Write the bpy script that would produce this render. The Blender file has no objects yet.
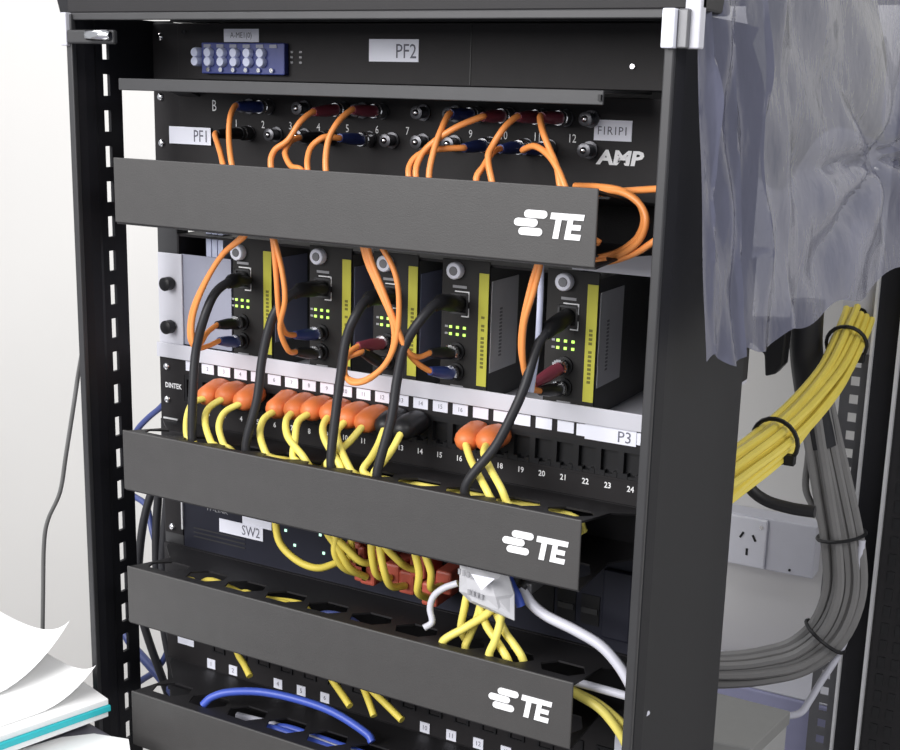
import bpy, bmesh, math, random
from mathutils import Vector, Matrix
random.seed(7)
sc = bpy.context.scene
col = sc.collection
S = 0.001
Z0 = 1.30                       # height of the rack datum above the floor, metres
def W(p): return Vector((p[0]*S, p[1]*S, p[2]*S + Z0))

# ---------------------------------------------------------------- camera
cam_d = bpy.data.cameras.new('camera'); cam = bpy.data.objects.new('camera', cam_d); col.objects.link(cam)
cam_d.sensor_width = 36.0; cam_d.lens = 1258.27/900*36.0; cam_d.clip_start = .02
yaw, pitch, roll = .4962, .2243, .026
fw = Vector((-math.sin(yaw)*math.cos(pitch), math.cos(yaw)*math.cos(pitch), -math.sin(pitch)))
r_ = fw.cross(Vector((0,0,1))).normalized(); u_ = r_.cross(fw)
r2 = math.cos(roll)*r_ + math.sin(roll)*u_; u2 = -math.sin(roll)*r_ + math.cos(roll)*u_
M = Matrix((r2, u2, -fw)).transposed().to_4x4(); M.translation = W((504.74, -838.23, 196.62))
cam.matrix_world = M
sc.camera = cam
# ---------------------------------------------------------------- world, lamps, exposure
world = bpy.data.worlds.new('room_light'); sc.world = world; world.use_nodes = True
bg = world.node_tree.nodes['Background']; bg.inputs[0].default_value = (.93, .95, 1.0, 1); bg.inputs[1].default_value = .44
def area(name, loc, target, sx, sy, power, color):
    d = bpy.data.lights.new(name, 'AREA'); d.shape = 'RECTANGLE'; d.size = sx; d.size_y = sy; d.energy = power; d.color = color
    o = bpy.data.objects.new(name, d); col.objects.link(o); o.location = loc
    o.rotation_euler = (Vector(target)-Vector(loc)).to_track_quat('-Z', 'Y').to_euler()
    return o
area('front_key', (-.8, -2.5, 2.35), (0, 0, 1.3), 2.0, 1.5, 80, (1, .985, .97))  # unseen key light, added to brighten panels and labels from the front
area('ceiling_lamp', (-1.6, -.3, 2.95), (-1.0, .1, .8), 1.2, .6, 13, (.98, .99, 1))
area('right_fill', (2.0, -.9, 2.9), (.3, .1, 1.2), 1.2, .5, 20, (1, .99, .97))  # unseen lamp added for highlights on the sheet and light on right-facing sides
sc.view_settings.view_transform = 'Standard'; sc.view_settings.look = 'None'
sc.view_settings.gamma = 1; sc.view_settings.use_curve_mapping = False
sc.view_settings.exposure = .35

# ---------------------------------------------------------------- materials
def mat(name, c, rough=.5, metal=0., var=.12, scale=60., bump=0., bscale=400., spec=.5, emit=None, alpha=1., coat=0.):
    m = bpy.data.materials.new(name); m.use_nodes = True
    nt = m.node_tree; b = nt.nodes['Principled BSDF']
    b.inputs['Roughness'].default_value = rough; b.inputs['Metallic'].default_value = metal
    b.inputs['Specular IOR Level'].default_value = spec; b.inputs['Coat Weight'].default_value = coat
    tc = nt.nodes.new('ShaderNodeTexCoord')
    n = nt.nodes.new('ShaderNodeTexNoise'); n.inputs['Scale'].default_value = scale; n.inputs['Detail'].default_value = 3
    nt.links.new(tc.outputs['Object'], n.inputs['Vector'])
    mx = nt.nodes.new('ShaderNodeMix'); mx.data_type = 'RGBA'
    mx.inputs[6].default_value = tuple(x*(1-var) for x in c)+(1,); mx.inputs[7].default_value = tuple(min(1, x*(1+var)) for x in c)+(1,)
    nt.links.new(n.outputs['Fac'], mx.inputs[0]); nt.links.new(mx.outputs[2], b.inputs['Base Color'])
    if bump:
        n2 = nt.nodes.new('ShaderNodeTexNoise'); n2.inputs['Scale'].default_value = bscale
        nt.links.new(tc.outputs['Object'], n2.inputs['Vector'])
        bp = nt.nodes.new('ShaderNodeBump'); bp.inputs['Strength'].default_value = bump; bp.inputs['Distance'].default_value = .0006
        nt.links.new(n2.outputs['Fac'], bp.inputs['Height']); nt.links.new(bp.outputs[0], b.inputs['Normal'])
    if emit:
        b.inputs['Emission Color'].default_value = tuple(emit[:3])+(1,); b.inputs['Emission Strength'].default_value = emit[3]
    b.inputs['Alpha'].default_value = alpha
    return m
BLACK = mat('black_powder_coat', (.018, .017, .019), .55, bump=.25, bscale=1500, spec=.3)
DUCT = mat('duct_powder_coat', (.052, .050, .050), .5, bump=.25, bscale=1500, var=.1)
POST = mat('post_black_paint', (.011, .011, .014), .5, bump=.2, bscale=1200, spec=.25)
PLASTIC = mat('black_plastic', (.014, .014, .016), .42, spec=.3)
PANEL = mat('panel_black', (.021, .0195, .021), .55, bump=.15, bscale=1200, spec=.18)
SWITCH = mat('switch_navy_black', (.018, .019, .030), .5, spec=.25)
DARK = mat('dark_steel', (.045, .045, .048), .45, .3)
RAIL = mat('rail_grey_steel', (.16, .16, .17), .4, .5)
SILVER = mat('bare_steel', (.72, .72, .74), .5, .3)
CHROME = mat('chrome', (.8, .8, .82), .12, 1.)
WHITE = mat('label_white', (.82, .83, .93), .6, var=.03)
PRINT = mat('white_print', (.86, .86, .88), .6, var=.02)
INK = mat('grey_ink', (.13, .13, .17), .7, var=.05)
INKL = mat('faint_print', (.30, .30, .32), .7, var=.05)
CHASSIS = mat('chassis_white', (.58, .58, .64), .5, var=.05)
CHGREY = mat('chassis_bluegrey', (.30, .31, .39), .5, var=.05)
MODULE = mat('module_black', (.024, .023, .023), .5, bump=.1, spec=.2)
MODSIDE = mat('module_side', (.10, .10, .10), .45)
STICK = mat('sticker_grey', (.70, .70, .73), .5, var=.1, scale=25)
STICKSH = mat('sticker_shaded', (.24, .26, .38), .5, var=.1, scale=25)  # dark bluish copy of the sticker colour, for stickers in shade
LIME = mat('label_yellow_green', (.50, .48, .05), .6, var=.05)
LIMEINK = mat('yellow_label_ink', (.16, .15, .02), .7)
ORANGE = mat('orange_fibre', (.86, .31, .085), .38, var=.1, scale=40)
REDOR = mat('orange_boot', (.72, .19, .055), .45, var=.12, scale=80)
PINKRED = mat('red_boot', (.42, .085, .055), .5, var=.15, scale=60)
YELLOW = mat('yellow_jacket', (.86, .74, .17), .4, var=.08, scale=30)
YELLOWD = mat('yellow_jacket_old', (.74, .60, .10), .45, var=.12, scale=30)
BLUE = mat('blue_boot', (.025, .045, .19), .4)
BLUEC = mat('blue_jacket', (.06, .11, .52), .4)
BLUED = mat('dark_blue_jacket', (.05, .07, .22), .45)
RED = mat('maroon_boot', (.24, .045, .07), .4)
BLKJ = mat('black_jacket', (.024, .024, .028), .45, spec=.3)
GREYJ = mat('grey_jacket', (.20, .195, .195), .5, var=.15, scale=20)
WHITEJ = mat('white_jacket', (.62, .62, .70), .4, var=.05)
ADAPT = mat('blue_adapter', (.035, .05, .22), .4)
CAP = mat('pale_dust_cap', (.66, .70, .90), .35, var=.04)
LEDG = mat('led_green', (.3, .5, .1), .4, emit=(.45, .8, .12, 1.2))
LEDC = mat('led_cool', (.4, .6, .5), .4, emit=(.5, .9, .7, 1.0))
WALL = mat('wall_paint', (.70, .688, .672), .85, var=.03, scale=3, bump=.1, bscale=300)
FLOOR = mat('floor_vinyl', (.32, .31, .30), .5, var=.15, scale=8)
PAPER = mat('paper_white', (.90, .90, .90), .8, var=.02)
TEAL = mat('folder_teal', (.03, .52, .58), .4)
DESK = mat('desk_top', (.16, .155, .19), .5, var=.06)
SOCK = mat('socket_white', (.72, .72, .78), .4, var=.02)
SOCKBOX = mat('socket_box_grey', (.60, .60, .66), .5, var=.03)
LAV = mat('lavender_panel', (.45, .45, .66), .5, var=.04)
GREYBOX = mat('grey_case', (.24, .24, .235), .5, var=.06)
GREYBOXL = mat('grey_case_front', (.36, .36, .36), .5, var=.06)
CREAM = mat('cream_card', (.72, .70, .52), .7, var=.06)

# ---------------------------------------------------------------- mesh helpers (all millimetres)
class MB:
    def __init__(s): s.v = []; s.f = []
    def add(s, vs, fs):
        n = len(s.v); s.v += [tuple(v) for v in vs]; s.f += [tuple(i+n for i in f) for f in fs]; return s
    def box(s, x0, x1, y0, y1, z0, z1):
        return s.add([(x0,y0,z0),(x1,y0,z0),(x1,y1,z0),(x0,y1,z0),(x0,y0,z1),(x1,y0,z1),(x1,y1,z1),(x0,y1,z1)],
                     [(0,3,2,1),(4,5,6,7),(0,1,5,4),(1,2,6,5),(2,3,7,6),(3,0,4,7)])
    def prism(s, poly, a0, a1, axis='y', shift=(0,0)):
        """poly of 2-D points: axis y -> (x,z), axis z -> (x,y), axis x -> (y,z)"""
        n = len(poly)
        def P(p, a):
            return (p[0],a,p[1]) if axis == 'y' else (p[0],p[1],a) if axis == 'z' else (a,p[0],p[1])
        area2 = sum(poly[i][0]*poly[(i+1)%n][1]-poly[(i+1)%n][0]*poly[i][1] for i in range(n))
        pl = list(poly) if area2 > 0 else list(poly)[::-1]
        if axis == 'y': pl = pl[::-1]
        vs = [P(p, a0) for p in pl] + [P((p[0]+shift[0], p[1]+shift[1]), a1) for p in pl]
        fs = [tuple(range(n))[::-1], tuple(range(n, 2*n))] + [(i, (i+1)%n, n+(i+1)%n, n+i) for i in range(n)]
        return s.add(vs, fs)
    def cyl(s, p0, p1, r0, r1=None, seg=14):
        r1 = r0 if r1 is None else r1
        return s.rings([(p0, r0), (p1, r1)], seg)
    def rings(s, pr, seg=12, sq=(1, 1)):
        """stack of circles centred on the given points"""
        P = [Vector(p) for p, _ in pr]
        n = len(P); vs = []; fs = []
        up = None
        for i in range(n):
            t = (P[min(i+1, n-1)]-P[max(i-1, 0)])
            if t.length < 1e-9: t = Vector((0, 0, 1))
            t.normalize()
            if up is None: up = Vector((0,0,1)) if abs(t.z) < .9 else Vector((1,0,0))
            a = (up - t*up.dot(t))
            if a.length < 1e-6: a = t.orthogonal()
            a.normalize(); b = t.cross(a); up = a
            for k in range(seg):
                w = 2*math.pi*k/seg
                vs.append(P[i] + (a*math.cos(w)*sq[0] + b*math.sin(w)*sq[1])*pr[i][1])
        for i in range(n-1):
            for k in range(seg):
                fs.append((i*seg+k, i*seg+(k+1)%seg, (i+1)*seg+(k+1)%seg, (i+1)*seg+k))
        fs.append(tuple(range(seg))[::-1]); fs.append(tuple((n-1)*seg+k for k in range(seg)))
        return s.add(vs, fs)
    def tube(s, pts, r, seg=8, sub=6, sq=(1, 1)):
        return s.rings([(p, r) for p in spline(pts, sub)], seg, sq)
def spline(pts, sub=6):
    P = [Vector(p) for p in pts]
    if len(P) < 3: return [P[0].lerp(P[-1], i/sub) for i in range(sub+1)]
    P = [P[0]*2-P[1]] + P + [P[-1]*2-P[-2]]
    out = []
    for i in range(1, len(P)-2):
        a, b, c, d = P[i-1:i+3]
        for k in range(sub):
            t = k/sub
            out.append(.5*((2*b)+(c-a)*t+(2*a-5*b+4*c-d)*t*t+(3*b-a-3*c+d)*t**3))
    out.append(P[-2])
    return out
def root_loc(o):
    while o.parent: o = o.parent
    return o.location
def chain_loc(o):
    l = Vector(o.location)
    while o.parent: o = o.parent; l = l+o.location
    return l
def obj(name, mb, m, parent=None, smooth=False, bevel=0., mods=None):
    """one mesh object; child meshes are stored relative to their thing's base"""
    vs = [W(p) for p in mb.v]
    if parent: org = chain_loc(parent)
    else:
        org = Vector(((min(v.x for v in vs)+max(v.x for v in vs))/2, (min(v.y for v in vs)+max(v.y for v in vs))/2, min(v.z for v in vs)))
    me = bpy.data.meshes.new(name); me.from_pydata([v-org for v in vs], [], mb.f); me.materials.append(m)
    if smooth:
        for p in me.polygons: p.use_smooth = True
        try: me.set_sharp_from_angle(angle=math.radians(50))
        except Exception: pass
    o = bpy.data.objects.new(name, me); col.objects.link(o)
    if parent: o.parent = parent
    else: o.location = org
    if bevel:
        b = o.modifiers.new('edge', 'BEVEL'); b.width = bevel*S; b.segments = 2; b.limit_method = 'ANGLE'; b.angle_limit = math.radians(40)
    return o
def local_mesh(name, mb, m, smooth=False):
    me = bpy.data.meshes.new(name); me.from_pydata([Vector(v)*S for v in mb.v], [], mb.f); me.materials.append(m)
    if smooth:
        for p in me.polygons: p.use_smooth = True
        try: me.set_sharp_from_angle(angle=math.radians(50))
        except Exception: pass
    return me
def piece(name, me, pos, parent):
    """a repeated part that shares mesh data; pos in mm"""
    o = bpy.data.objects.new(name, me); col.objects.link(o); o.parent = parent
    o.location = W(pos)-chain_loc(parent)
    return o
def tag(o, label, cat, group=None):
    o['label'] = label; o['category'] = cat
    if group: o['group'] = group
    return o
def thing(name, label, cat, base, group=None):
    o = bpy.data.objects.new(name, None); o.empty_display_size = .02; col.objects.link(o); o.location = W(base)
    return tag(o, label, cat, group)
def struct(name, mb, m):
    o = obj(name, mb, m); o['kind'] = 'structure'; return o
_txt = {}
def text_mesh(s, size, m, align='CENTER', sx=1., bold=0., shear=0., rot=0.):
    """flat lettering in the XZ plane facing -Y; size in mm"""
    key = (s, size, m.name, align, sx, bold, shear, rot)
    if key in _txt: return _txt[key]
    cu = bpy.data.curves.new('lettering', 'FONT'); cu.body = s; cu.size = size*S; cu.align_x = align; cu.align_y = 'CENTER'
    cu.offset = bold*S; cu.shear = shear; cu.resolution_u = 2
    t = bpy.data.objects.new('tmp', cu); col.objects.link(t)
    dg = bpy.context.evaluated_depsgraph_get()
    me = bpy.data.meshes.new_from_object(t.evaluated_get(dg))
    bpy.data.objects.remove(t); bpy.data.curves.remove(cu)
    me.transform(Matrix.Rotation(math.radians(90), 4, 'X') @ Matrix.Rotation(rot, 4, 'Z') @ Matrix.Diagonal((sx, 1, 1, 1)))
    me.materials.clear(); me.materials.append(m); me.name = 'lettering'
    _txt[key] = me
    return me
def ordinal(i): return ['first','second','third','fourth','fifth','sixth','seventh','eighth','ninth','tenth','eleventh','twelfth','thirteenth'][i]
# cable runs and other measured positions, millimetres: x right, y back, z up
PF1_FIBRES=[('blue','U',[(-119.3,-46.0,178.7),(-115.3,-57.3,169.9),(-110.7,-64.7,153.6),(-102.3,-72.0,134.8),(-94.3,-72,110.0),(-77.3,-70,100.0)]),('black','L',[(-139.3,-46.0,156.7),(-127.3,-57.3,149.0),(-118.6,-64.7,142.0),(-110.0,-72.0,132.9),(-102.0,-72,110.0),(-85.0,-70,100.0)]),('red','U',[(-47.1,-46.0,176.4),(-51.3,-55.5,169.0),(-58.3,-61.0,155.7),(-67.1,-66.5,147.4),(-65.9,-72.0,135.2),(-57.900000000000006,-72,110.0),(-40.900000000000006,-70,100.0)]),('black','L',[(-59.9,-46.0,156.8),(-60.5,-55.5,154.0),(-61.1,-61.0,146.0),(-51.7,-66.5,137.1),(-37.0,-72.0,133.8),(-29.0,-72,110.0),(-12.0,-70,100.0)]),('red','U',[(-12.5,-46.0,178.9),(-16.3,-57.3,170.3),(-20.0,-64.7,156.0),(-16.7,-72.0,134.8),(-8.7,-72,110.0),(8.3,-70,100.0)]),('blue','L',[(-23.8,-46.0,158.3),(-28.9,-55.5,159.0),(-35.8,-61.0,153.0),(-36.4,-66.5,145.2),(-32.5,-72.0,134.0),(-24.5,-72,110.0),(-7.5,-70,100.0)]),('blue','U',[(69.6,-46.0,178.7),(70.5,-57.3,169.2),(68.7,-64.7,154.2),(69.4,-72.0,133.9),(77.4,-72,110.0),(94.4,-70,100.0)]),('red','U',[(95.0,-46.0,177.4),(79.9,-55.5,169.5),(63.3,-61.0,157.3),(57.8,-66.5,146.9),(58.9,-72.0,134.7),(66.9,-72,110.0),(83.9,-70,100.0)]),('blue','L',[(80.7,-46.0,155.6),(68.3,-55.5,154.6),(57.0,-61.0,151.5),(51.4,-66.5,144.5),(53.2,-72.0,134.4),(61.2,-72,110.0),(78.2,-70,100.0)]),('red','U',[(122.0,-46.0,178.3),(117.8,-55.5,170.9),(112.6,-61.0,159.4),(111.9,-66.5,150.9),(118.3,-72.0,135.4),(126.3,-72,110.0),(143.3,-70,100.0)]),('blue','L',[(109.8,-46.0,156.2),(110.2,-57.3,153.8),(108.1,-64.7,145.2),(106.1,-72.0,134.7),(114.1,-72,110.0),(131.1,-70,100.0)]),('red','U',[(140.0,-46.0,178.9),(147.0,-55.5,169.4),(155.2,-61.0,158.0),(163.3,-66.5,146.8),(169.2,-72.0,133.0),(177.2,-72,110.0),(194.2,-70,100.0)]),('blue','L',[(128.2,-46.0,156.3),(140.8,-55.5,159.8),(152.4,-61.0,155.9),(162.5,-66.5,148.1),(172.8,-72.0,133.3),(180.8,-72,110.0),(197.8,-70,100.0)])]
MODULE_FIBRES=[('m1','black',[(-146.7,-8.0,1.1),(-151.8,-32.0,0.8),(-153.2,-43.2,-4.3),(-151.4,-54.4,-11.5),(-153.9,-60.0,-9.2),(-153.4,-60.0,10.6),(-142.5,-60.0,36.1),(-122.9,-60.0,64.2),(-102.0,-60.0,82.3),(-108.0,-60,97.3)]),('m1','blue',[(-146.9,-8.0,-13.5),(-149.9,-32.0,-12.5),(-152.4,-43.2,-15.1),(-154.6,-54.4,-15.2),(-156.9,-60.0,-6.3),(-154.3,-60.0,15.4),(-140.4,-60.0,41.1),(-120.9,-60.0,65.9),(-99.1,-60.0,82.5),(-105.1,-60,97.5)]),('m2','blue',[(-69.5,-8.0,2.2),(-73.1,-32.0,1.5),(-74.7,-43.2,5.5),(-72.2,-54.4,23.4),(-70.7,-60.0,55.5),(-74.3,-60.0,84.4),(-80.3,-60,99.4)]),('m2','black',[(-69.5,-8.0,-12.7),(-72.2,-32.0,-12.2),(-71.9,-43.2,-8.7),(-71.3,-54.4,10.8),(-62.4,-60.0,34.6),(-65.1,-60.0,57.5),(-73.4,-60.0,84.5),(-79.4,-60,99.5)]),('m3','red',[(-2.9,-8.0,5.0),(-13.5,-32.0,-0.3),(-16.2,-43.2,-5.8),(-10.6,-54.4,-17.2),(0.3,-60.0,-22.4),(16.3,-60.0,-16.4),(31.8,-60.0,0.8),(35.7,-60.0,22.3),(25.8,-60.0,47.3),(14.3,-60.0,68.4),(8.9,-60.0,86.4),(2.9000000000000004,-60,101.4)]),('m3','black',[(-2.7,-8.0,-7.8),(-9.8,-32.0,-4.6),(-18.1,-43.2,-10.0),(-10.6,-54.4,-19.5),(8.4,-60.0,-19.8),(27.5,-60.0,-5.8),(37.6,-60.0,15.1),(39.6,-60.0,45.0),(34.9,-60.0,66.6),(20.9,-60.0,87.3),(14.899999999999999,-60,102.3)]),('m4','blue',[(56.9,-8.0,-13.0),(51.0,-32.0,-11.7),(45.2,-43.2,-3.5),(41.2,-54.4,10.1),(33.8,-60.0,31.1),(20.6,-60.0,54.2),(11.7,-60.0,70.4),(6.3,-60.0,86.2),(0.2999999999999998,-60,101.2)]),('m4','black',[(56.4,-8.0,1.0),(50.7,-32.0,2.1),(46.8,-43.2,0.5),(43.8,-54.4,7.4),(37.4,-60.0,26.2),(25.8,-60.0,51.0),(16.0,-60.0,70.8),(10.6,-60.0,86.5),(4.6,-60,101.5)]),('m5','red',[(148.5,-8.0,-4.9),(137.3,-32.0,-10.1),(136.8,-43.2,-3.6),(136.5,-54.4,18.7),(139.8,-60.0,41.2),(144.8,-60.0,66.2),(149.2,-60.0,85.2),(143.2,-60,100.2)]),('m5','black',[(149.2,-8.0,-18.4),(142.3,-32.0,-14.6),(139.4,-43.2,-9.1),(138.4,-54.4,10.3),(140.7,-60.0,37.8),(147.2,-60.0,63.0),(151.4,-60.0,85.4),(145.4,-60,100.4)])]
BLACK_LEADS=[[(-139.4,-6.0,35.5),(-137.2,-30.0,38.6),(-141.7,-45.0,31.0),(-145.1,-55.0,13.2),(-150.9,-60.0,-15.5),(-149.8,-66.0,-47.4),(-148.5,-70.0,-85.0),(-144.5,-72,-98.0),(-130.5,-70,-108.0)],[(-62.2,-6.0,36.3),(-66.1,-35.0,38.8),(-74.4,-50.0,28.1),(-80.5,-55.0,12.3),(-84.7,-60.0,-15.4),(-85.4,-66.0,-46.6),(-92.0,-72.0,-82.2),(-88.0,-72,-98.0),(-74.0,-70,-108.0)],[(0.9,-6.0,37.0),(-1.1,-35.0,39.0),(-4.0,-50.0,27.8),(-9.5,-55.0,8.7),(-11.4,-60.0,-21.7),(-11.8,-66.0,-51.8),(-11.2,-72.0,-81.9),(-7.199999999999999,-72,-98.0),(6.800000000000001,-70,-108.0)],[(61.2,-6.0,37.7),(59.9,-35.0,42.3),(53.5,-50.0,31.7),(42.4,-55.0,11.1),(39.0,-60.0,-14.9),(38.0,-66.0,-44.4),(31.3,-74.0,-85.2),(35.3,-72,-98.0),(49.3,-70,-108.0)],[(149.5,-6.0,37.3),(147.8,-35.0,31.2),(143.7,-45.0,18.0),(140.5,-54.0,-6.1),(134.1,-60.0,-27.6),(124.5,-66.0,-51.2),(106.4,-74.0,-80.5),(110.4,-72,-98.0),(124.4,-70,-108.0)]]
PALE_LEAD=[(142.1,-40.0,88.1),(142.9,-40.0,70.6),(143.1,-40.0,49.4),(143.6,-42.0,24.6),(143.0,-44.0,6.9),(141.6,-46.0,-12.6)]
P3_CORDS=[[(-161.5,-36.0,-61.9),(-165.4,-48.0,-64.3),(-161.9,-60.0,-74.0),(-153.7,-70.0,-85.8),(-147.7,-70,-90.0),(-137.7,-74,-94.0)],[(-142.4,-36.0,-59.2),(-148.5,-48.0,-66.1),(-143.0,-60.0,-74.6),(-128.9,-70.0,-86.9),(-122.9,-70,-90.0),(-112.9,-69,-98.0)],[(-123.7,-36.0,-60.8),(-131.9,-48.0,-67.1),(-128.6,-60.0,-76.6),(-115.7,-70.0,-87.3),(-109.7,-70,-90.0),(-99.7,-64,-102.0)],[(-90.2,-36.0,-62.7),(-92.3,-48.0,-67.1),(-87.3,-60.0,-75.2),(-75.9,-70.0,-84.2),(-69.9,-70,-90.0),(-59.900000000000006,-59,-94.0)],[(-72.4,-36.0,-60.9),(-70.6,-48.0,-65.5),(-60.0,-60.0,-74.2),(-39.5,-70.0,-83.1),(-33.5,-70,-90.0),(-23.5,-74,-98.0)],[(-55.8,-36.0,-59.3),(-58.9,-48.0,-64.5),(-53.3,-60.0,-75.6),(-48.0,-70.0,-86.2),(-42.0,-70,-90.0),(-32.0,-69,-102.0)],[(-37.5,-36.0,-59.1),(-35.0,-48.0,-64.2),(-24.9,-60.0,-71.1),(-6.1,-70.0,-83.2),(-0.09999999999999964,-70,-90.0),(9.9,-64,-94.0)],[(-21.5,-36.0,-60.7),(-21.9,-48.0,-67.0),(-11.0,-60.0,-74.5),(2.9,-70.0,-84.0),(8.9,-70,-90.0),(18.9,-59,-98.0)],[(-4.7,-36.0,-61.4),(-9.7,-48.0,-72.4),(-12.8,-60.0,-78.8),(-16.2,-70.0,-86.5),(-10.2,-70,-90.0),(-0.1999999999999993,-74,-102.0)],[(14.5,-36.0,-60.9),(15.8,-48.0,-71.5),(17.1,-60.0,-78.6),(16.4,-70.0,-85.7),(22.4,-70,-90.0),(32.4,-69,-94.0)],[(29.8,-36.0,-61.7),(28.4,-48.0,-73.4),(27.9,-60.0,-80.0),(26.2,-70.0,-86.4),(32.2,-70,-90.0),(42.2,-64,-98.0)],[(85.5,-36.0,-61.6),(95.5,-48.0,-68.6),(107.7,-60.0,-74.2),(120.5,-70.0,-82.1),(126.5,-70,-90.0),(136.5,-59,-102.0)],[(103.1,-36.0,-59.6),(106.9,-48.0,-62.9),(118.1,-60.0,-69.4),(132.3,-70.0,-79.2),(138.3,-70,-90.0),(148.3,-74,-94.0)]]
SW_CORDS=[[(-71.6,-62.0,-143.0),(-66.7,-62.0,-163.2),(-50.6,-60.0,-175.8),(-34.7,-55.0,-180.1),(-24.1,-45.0,-176.9),(-16.1,-34.0,-172.9)],[(-22.3,-62.0,-143.5),(-13.7,-58.0,-157.9),(-7.5,-50.0,-176.0),(-2.5,-34.0,-188.0)],[(-14.3,-60.0,-145.8),(-16.5,-58.0,-162.6),(-13.2,-50.0,-177.2),(-8.3,-34.0,-186.6)],[(-18.0,-60.0,-144.9),(-6.2,-55.0,-159.0),(2.4,-48.0,-169.5),(6.7,-34.0,-174.1)],[(-6.8,-50.0,-150.7),(-9.0,-45.0,-162.8),(-12.2,-34.0,-175.5)],[(19.3,-62.0,-143.4),(19.1,-60.0,-157.1),(18.9,-52.0,-175.5),(20.0,-34.0,-183.9)],[(25.3,-60.0,-145.3),(30.1,-60.0,-166.3),(31.8,-52.0,-181.8),(33.9,-34.0,-187.6)],[(29.8,-60.0,-145.2),(37.7,-52.0,-159.1),(40.0,-42.0,-167.7),(43.6,-34.0,-172.1)],[(57.5,-62.0,-142.1),(62.3,-62.0,-160.3),(59.5,-58.0,-178.5),(58.3,-40.0,-190.1)],[(65.1,-60.0,-142.8),(71.5,-60.0,-159.0),(67.4,-52.0,-175.6),(67.1,-34.0,-180.3)]]
TAG_CORDS=[[(101.2,-62.0,-133.6),(104.2,-62.0,-161.6),(103.3,-64.0,-176.9),(100.5,-64.0,-195.9),(103.5,-62.0,-204.9)],[(132.5,-72.0,-128.6),(135.5,-72.0,-156.6),(128.0,-72.0,-173.0),(111.5,-74.0,-187.9),(94.2,-80.0,-201.7),(97.2,-78.0,-210.7)],[(115.0,-66.0,-133.1),(118.0,-66.0,-161.1),(115.3,-66.0,-181.3),(109.2,-66.0,-198.7),(106.4,-68.0,-209.0),(109.4,-66.0,-218.0)],[(112.7,-68.0,-134.4),(115.7,-68.0,-162.4),(123.3,-70.0,-183.5),(133.7,-72.0,-194.3),(144.1,-76.0,-202.7),(147.1,-74.0,-211.7)],[(134.1,-72.0,-128.3),(137.1,-72.0,-156.3),(139.0,-76.0,-174.4),(136.8,-80.0,-190.5),(133.4,-82.0,-202.2),(136.4,-80.0,-211.2)],[(120.5,-64.0,-134.1),(123.5,-64.0,-162.1),(137.1,-68.0,-185.7),(146.5,-70.0,-194.4),(154.1,-72.0,-201.0),(157.1,-70.0,-210.0)]]
TAG=[(106.7,-82.0,-137.2),(122.1,-82.0,-136.2),(143.7,-82.0,-136.1),(150.6,-82.0,-152.0),(152.9,-82.0,-170.4),(136.1,-82.0,-168.2),(116.6,-82.0,-165.8),(109.0,-82.0,-157.4)]
TAG2=[(124.8,-84.0,-136.5),(143.1,-84.0,-136.3),(133.2,-84.0,-146.8)]
BLUE_STRIP=[(137.8,-70.0,-136.9),(142.2,-70.0,-148.2),(148.2,-70.0,-157.6),(151.6,-70.0,-164.5)]
WHITE_CORD=[(145.0,-55.0,-157.4),(154.0,-58.0,-166.0),(167.9,-60.0,-172.1),(190.8,-62.0,-176.7),(211.1,-64.0,-182.4),(225.1,-66.0,-191.7),(236.2,-68.0,-203.8),(247.8,-66.0,-225.1)]
WHITE_CORD2=[(188.2,-60.0,-217.6),(198.3,-60.0,-217.3),(215.2,-60.0,-217.4),(233.3,-58.0,-218.8),(245.6,-50.0,-223.7)]
WHITE_STRAP=[(95.8,-62.0,-161.9),(85.2,-64.0,-167.5),(77.9,-66.0,-174.8),(75.9,-68.0,-184.2),(79.0,-70.0,-193.9),(74.5,-74.0,-198.3)]
YEL_END=[[(180.6,-60.0,-222.7),(193.3,-62.0,-224.0),(211.2,-64.0,-226.8),(225.3,-64.0,-233.8),(237.2,-60.0,-244.7),(245.8,-55.0,-256.2)],[(183.1,-66.0,-220.3),(196.5,-68.0,-222.0),(214.4,-70.0,-226.4),(225.5,-70.0,-234.8),(234.4,-68.0,-247.1),(239.8,-64.0,-263.0)]]
ORANGE_END=[[(165.4,-40.0,133.7),(187.7,-50.0,134.9),(205.3,-55.0,133.6),(217.9,-58.0,127.4),(223.4,-60.0,117.0),(218.6,-58.0,104.1),(204.8,-55.0,93.4),(188.9,-50.0,87.6),(166.5,-45.0,82.4)],[(170.1,-42.0,131.4),(192.9,-52.0,133.3),(208.9,-57.0,132.0),(220.8,-60.0,125.2),(225.6,-62.0,115.3),(220.2,-60.0,101.8),(204.7,-56.0,90.9),(186.9,-50.0,84.7),(168.1,-45.0,81.1)],[(172.7,-30.0,126.8),(193.8,-38.0,131.3),(213.6,-44.0,134.1),(230.8,-50.0,136.1),(239.7,-50.0,134.7)],[(180.5,-52.0,84.3),(199.2,-54.0,86.8),(217.1,-56.0,93.9),(229.7,-58.0,102.3),(240.0,-56.0,110.7)]]
BLUE_ARC=[(-135.9,-78.0,-317.0),(-129.3,-74.0,-309.6),(-114.9,-68.0,-303.8),(-89.0,-58.0,-301.2),(-54.5,-52.0,-301.8),(-21.0,-50.0,-305.2),(10.5,-52.0,-313.3),(17.5,-54.0,-318.3)]
P4_CORDS=[[(-140.2,-30.0,-277.7),(-134.4,-32.0,-288.6),(-121.7,-40.0,-291.5),(-110.8,-46.0,-297.4)],[(-43.6,-30.0,-279.3),(-35.1,-32.0,-288.1),(-20.8,-40.0,-292.6),(-9.0,-46.0,-297.5)],[(-11.8,-30.0,-277.4),(-3.3,-34.0,-286.0),(5.5,-40.0,-292.6),(14.1,-46.0,-300.0)],[(-6.6,-32.0,-276.2),(5.7,-36.0,-283.7),(22.9,-42.0,-288.8),(41.6,-48.0,-294.9)]]
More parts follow.
